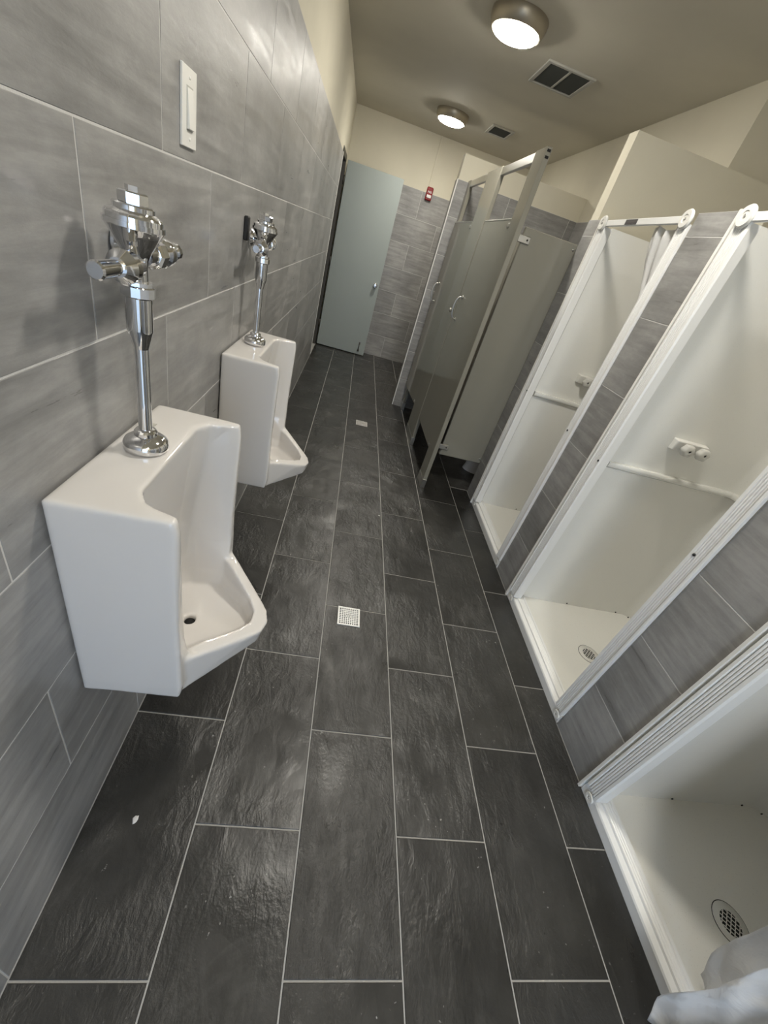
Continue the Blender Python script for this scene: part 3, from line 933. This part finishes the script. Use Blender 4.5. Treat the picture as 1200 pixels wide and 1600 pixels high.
# ---- curtains
def curtain_sheet(name, fn, nu, nv, thick=0.0012):
    """fn(u, v) -> point; u along the width, v from top to bottom"""
    pts = [[Vector(fn(i / nu, j / nv)) for j in range(nv + 1)] for i in range(nu + 1)]
    vs, fs = [], []
    for i in range(nu + 1):
        for j in range(nv + 1):
            vs.append(pts[i][j])
    for i in range(nu):
        for j in range(nv):
            a = i * (nv + 1) + j
            fs.append((a, a + 1, a + nv + 2, a + nv + 1))
    o = MB().add(vs, fs, True).build(name, M['curtain'])
    s = o.modifiers.new('thickness', 'SOLIDIFY'); s.thickness = thick
    return o

def smooth01(x):
    x = max(0.0, min(1.0, x)); return x * x * (3 - 2 * x)

def far_curtain(u, v):
    z = 1.888 - v * 1.68
    wtop, wbot = 0.235, 0.055
    k = smooth01((1.888 - z) / 0.62)
    wdt = wtop + (wbot - wtop) * k
    y = 1.990 + u * wdt
    depth = 0.060 * smooth01((1.888 - z) / 0.35)
    amp = 0.006 + 0.014 * k
    x = W + 0.012 + depth + amp * math.sin(u * 3.2 * 2 * math.pi + 0.6) + 0.004 * math.sin(u * 23 + z * 3)
    z += 0.010 * math.sin(u * 9.0) * (1 - v)
    return (x, y, z)
tag(recalc(curtain_sheet('shower_curtain', far_curtain, 60, 40)), 'white shower curtain bunched inside the far shower', 'curtain')

def near_curtain(u, v):
    """layered curtain bundle: outer folds hang in front of the curb, inner folds inside"""
    z = 1.885 - v * (1.885 - 0.035)
    low = smooth01((1.2 - z) / 1.1)
    fold = math.sin(u * 2 * math.pi * 1.75 + 0.4)
    y = -0.060 + u * (0.196 + 0.008 * math.sin(z * 16)) + 0.018 * math.sin(u * 14 + z * 2.2) * low * (1 - u) + 0.006 * math.sin(z * 9 + u * 5) * low
    x = W - 0.030 - 0.068 * low + 0.014 * fold + 0.022 * low * math.sin(u * 7.5 + 1.0 + z * 2.0) + 0.010 * math.sin(z * 12 + u * 9) * low
    y += -0.030 * smooth01((0.10 - z) / 0.08) * u
    x += 0.010 * low * (abs(math.sin(u * 6.3 + z * 11.0)) + abs(math.sin(u * 9.1 - z * 17.0 + 0.8)) + 0.7 * abs(math.sin(u * 21.0 + z * 31.0)) - 1.6)
    return (x, y, z)
tag(recalc(curtain_sheet('shower_curtain', near_curtain, 70, 90)), 'crumpled white curtain hanging outside the near shower curb', 'curtain')

def near_liner(u, v):
    z = 1.885 - v * (1.885 - 0.068)
    low = smooth01((1.2 - z) / 1.1)
    y = -0.050 + u * 0.262 + 0.018 * math.sin(u * 11 + z * 3.0 + 1.5) * low
    y -= 0.030 * smooth01((0.20 - z) / 0.14) * u * u
    x = W + 0.012 + 0.058 * low + 0.014 * math.sin(u * 2 * math.pi * 2.2) + 0.016 * low * math.sin(u * 8 + z * 4)
    x += 0.009 * low * (abs(math.sin(u * 7.3 + z * 13.0)) + abs(math.sin(u * 5.1 - z * 19.0 + 0.3)) + 0.6 * abs(math.sin(u * 17.0 - z * 29.0)) - 1.5)
    return (x, y, z)
tag(recalc(curtain_sheet('curtain_liner', near_liner, 70, 80, 0.0006)), 'translucent white liner hanging inside the near shower', 'curtain')

# ================================================================== TOILET PARTITIONS
PANG = -math.atan(0.022)
def px_at(y): return 1.245 - 0.022 * (y - 2.80)
tp = tag(empty('toilet_partition', (1.245, 2.80, 0), -PANG * 1.0), 'khaki-grey metal toilet partition with two stall doors', 'partition')
tp.rotation_euler.z = math.atan(0.022)
# local frame: y runs along the stall fronts from the near end, x into the stalls
def pil(y0, y1):
    o = MB().bbox(0.0, 0.032, y0, y1, 0.075, 2.140, 0.003).build('pilaster', M['stallpaint'], tp)
    MB().bbox(-0.0025, 0.0345, y0 - 0.002, y1 + 0.002, 0.0, 0.078, 0.002).build('shoe', M['brushed'], o)
    return o
pil(0.0, 0.165); pil(0.80, 1.165); pil(1.745, 1.835)
hr = MB().bbox(0.006, 0.030, 0.002, 1.836, 2.090, 2.137, 0.003).build('headrail', M['brushed'], tp)
MB().box(0.006, 0.026, -0.0012, 0.004, 2.118, 2.130).build('rail_opening', M['dark'], hr)
MB().box(0.006, 0.026, -0.0012, 0.004, 2.090, 2.102).build('rail_opening', M['dark'], hr)

def stall_door(hinge_y, w, ang, flip):
    d = empty('stall_door', (0.004, hinge_y, 0)); d.parent = tp
    d.rotation_euler.z = ang
    MB().bbox(0.0, 0.025, 0.004, w - 0.004, 0.275, 1.822, 0.004).build('door_leaf', M['stallpaint'], d)
    MB().bbox(-0.0012, 0.0262, 0.006, w - 0.006, 1.818, 1.826, 0.002).build('top_edge', M['brushed'], d)
    yh = w - 0.105
    pts = []
    for k in range(13):
        a = math.pi * k / 12
        pts.append((-0.048 * math.sin(a) ** 0.6 if 0 < k < 12 else 0.0, yh, 1.245 + 0.080 * math.cos(a)))
    MB().tube(pts, 0.0052, 8).build('pull_handle', M['brushed'], d)
    for z in (1.325, 1.165):
        MB().lathe([(0.013, 0.0), (0.013, -0.004), (0.007, -0.007), (0.0, -0.007)], (0, yh, z), 'X', 16).build('handle_rose', M['brushed'], d)
    for z in (0.30, 1.79):
        MB().bbox(-0.004, 0.010, 0.002, 0.050, z - 0.012, z + 0.012, 0.003).build('hinge', M['brushed'], d)
    return d
stall_door(0.166, 0.632, 0.0, False)
stall_door(1.166, 0.600, 0.045, False)
MB().lathe([(0.016, 0.0), (0.015, -0.010), (0.010, -0.016), (0.0, -0.017)], (0.0, 0.915, 1.20), 'X', 18).build('door_bumper', M['brushed'], tp)

# side panel at the near end, fixed to the back of the divider wall
sp = MB().bbox(0.092, 0.452, 0.126, 0.150, 0.262, 1.808, 0.004).build('side_panel', M['stallpaint'], tp)
for z in (0.335, 1.745):
    mbk = MB().bbox(0.028, 0.142, 0.114, 0.1275, z - 0.020, z + 0.020, 0.003)
    br = mbk.build('bracket', M['brushed'], sp)
    MB().lathe([(0.006, 0.0), (0.005, -0.003), (0.0, -0.003)], (0.124, 0.114, z), 'Y', 10).build('screw', M['darkmetal'], br)
for z in (0.30, 1.775):
    MB().lathe([(0.007, 0.0), (0.006, -0.004), (0.0, -0.004)], (0.428, 0.126, z), 'Y', 10).build('bolt', M['brushed'], sp)
# divider between the two stalls
MB().bbox(0.045, 1.075, 0.960, 0.985, 0.262, 1.808, 0.004).build('divider_panel', M['stallpaint'], tp)

# ---- toilet in the near stall
def ell(cx, cy, a, b, z, n=32, egg=0.0):
    out = []
    for i in range(n):
        t = 2 * math.pi * i / n
        out.append((cx + a * math.cos(t) * (1 - egg * math.sin(t) ** 2 * (1 if math.cos(t) < 0 else 0)), cy + b * math.sin(t), z))
    return out
to = tag(empty('toilet', (2.30, 3.37, 0)), 'white toilet seen below the stall side panel', 'toilet')
rings = [ell(-0.34, 0, 0.23, 0.115, 0.0), ell(-0.34, 0, 0.22, 0.105, 0.04), ell(-0.35, 0, 0.20, 0.10, 0.16), ell(-0.38, 0, 0.24, 0.14, 0.27), ell(-0.41, 0, 0.27, 0.18, 0.36), ell(-0.41, 0, 0.275, 0.185, 0.395)]
smooth_angle(recalc(MB().loft(rings).build('bowl', M['porcelain'], to)), 50)
smooth_angle(recalc(MB().loft([ell(-0.42, 0, 0.275, 0.19, 0.395), ell(-0.42, 0, 0.28, 0.195, 0.405), ell(-0.42, 0, 0.275, 0.19, 0.418)]).build('seat', M['plastic'], to)), 40)
MB().bbox(-0.215, -0.01, -0.22, 0.22, 0.38, 0.72, 0.02).build('tank', M['porcelain'], to)
MB().bbox(-0.225, -0.005, -0.23, 0.23, 0.72, 0.755, 0.01).build('tank_lid', M['porcelain'], to)
MB().tube([(-0.215, 0.16, 0.66), (-0.235, 0.16, 0.66), (-0.24, 0.10, 0.65)], 0.006, 8).build('flush_lever', M['chrome'], to)

# ================================================================== SMALL BITS ON THE FLOOR
def fleck(x, y, s, lab):
    pts = []
    n = 9
    rg = [[(s * (0.7 + 0.5 * random.random()) * math.cos(2 * math.pi * i / n), 0.6 * s * (0.7 + 0.5 * random.random()) * math.sin(2 * math.pi * i / n), 0.0) for i in range(n)]]
    rg.append([(p[0] * 0.8, p[1] * 0.8, s * 0.10) for p in rg[0]])
    rg.append([(p[0] * 0.35, p[1] * 0.35, s * 0.16) for p in rg[0]])
    o = MB().loft(rg).build('plaster_fleck', M['fleck'], None, (x, y, 0.0002))
    o.rotation_euler.z = random.random() * 3
    return tag(recalc(o), lab, 'debris')
fleck(0.128, 0.487, 0.013, 'pale dried plaster fleck on the slate below the near urinal')
fleck(0.893, 2.28, 0.008, 'tiny white fleck on the grout line beyond the near floor drain')
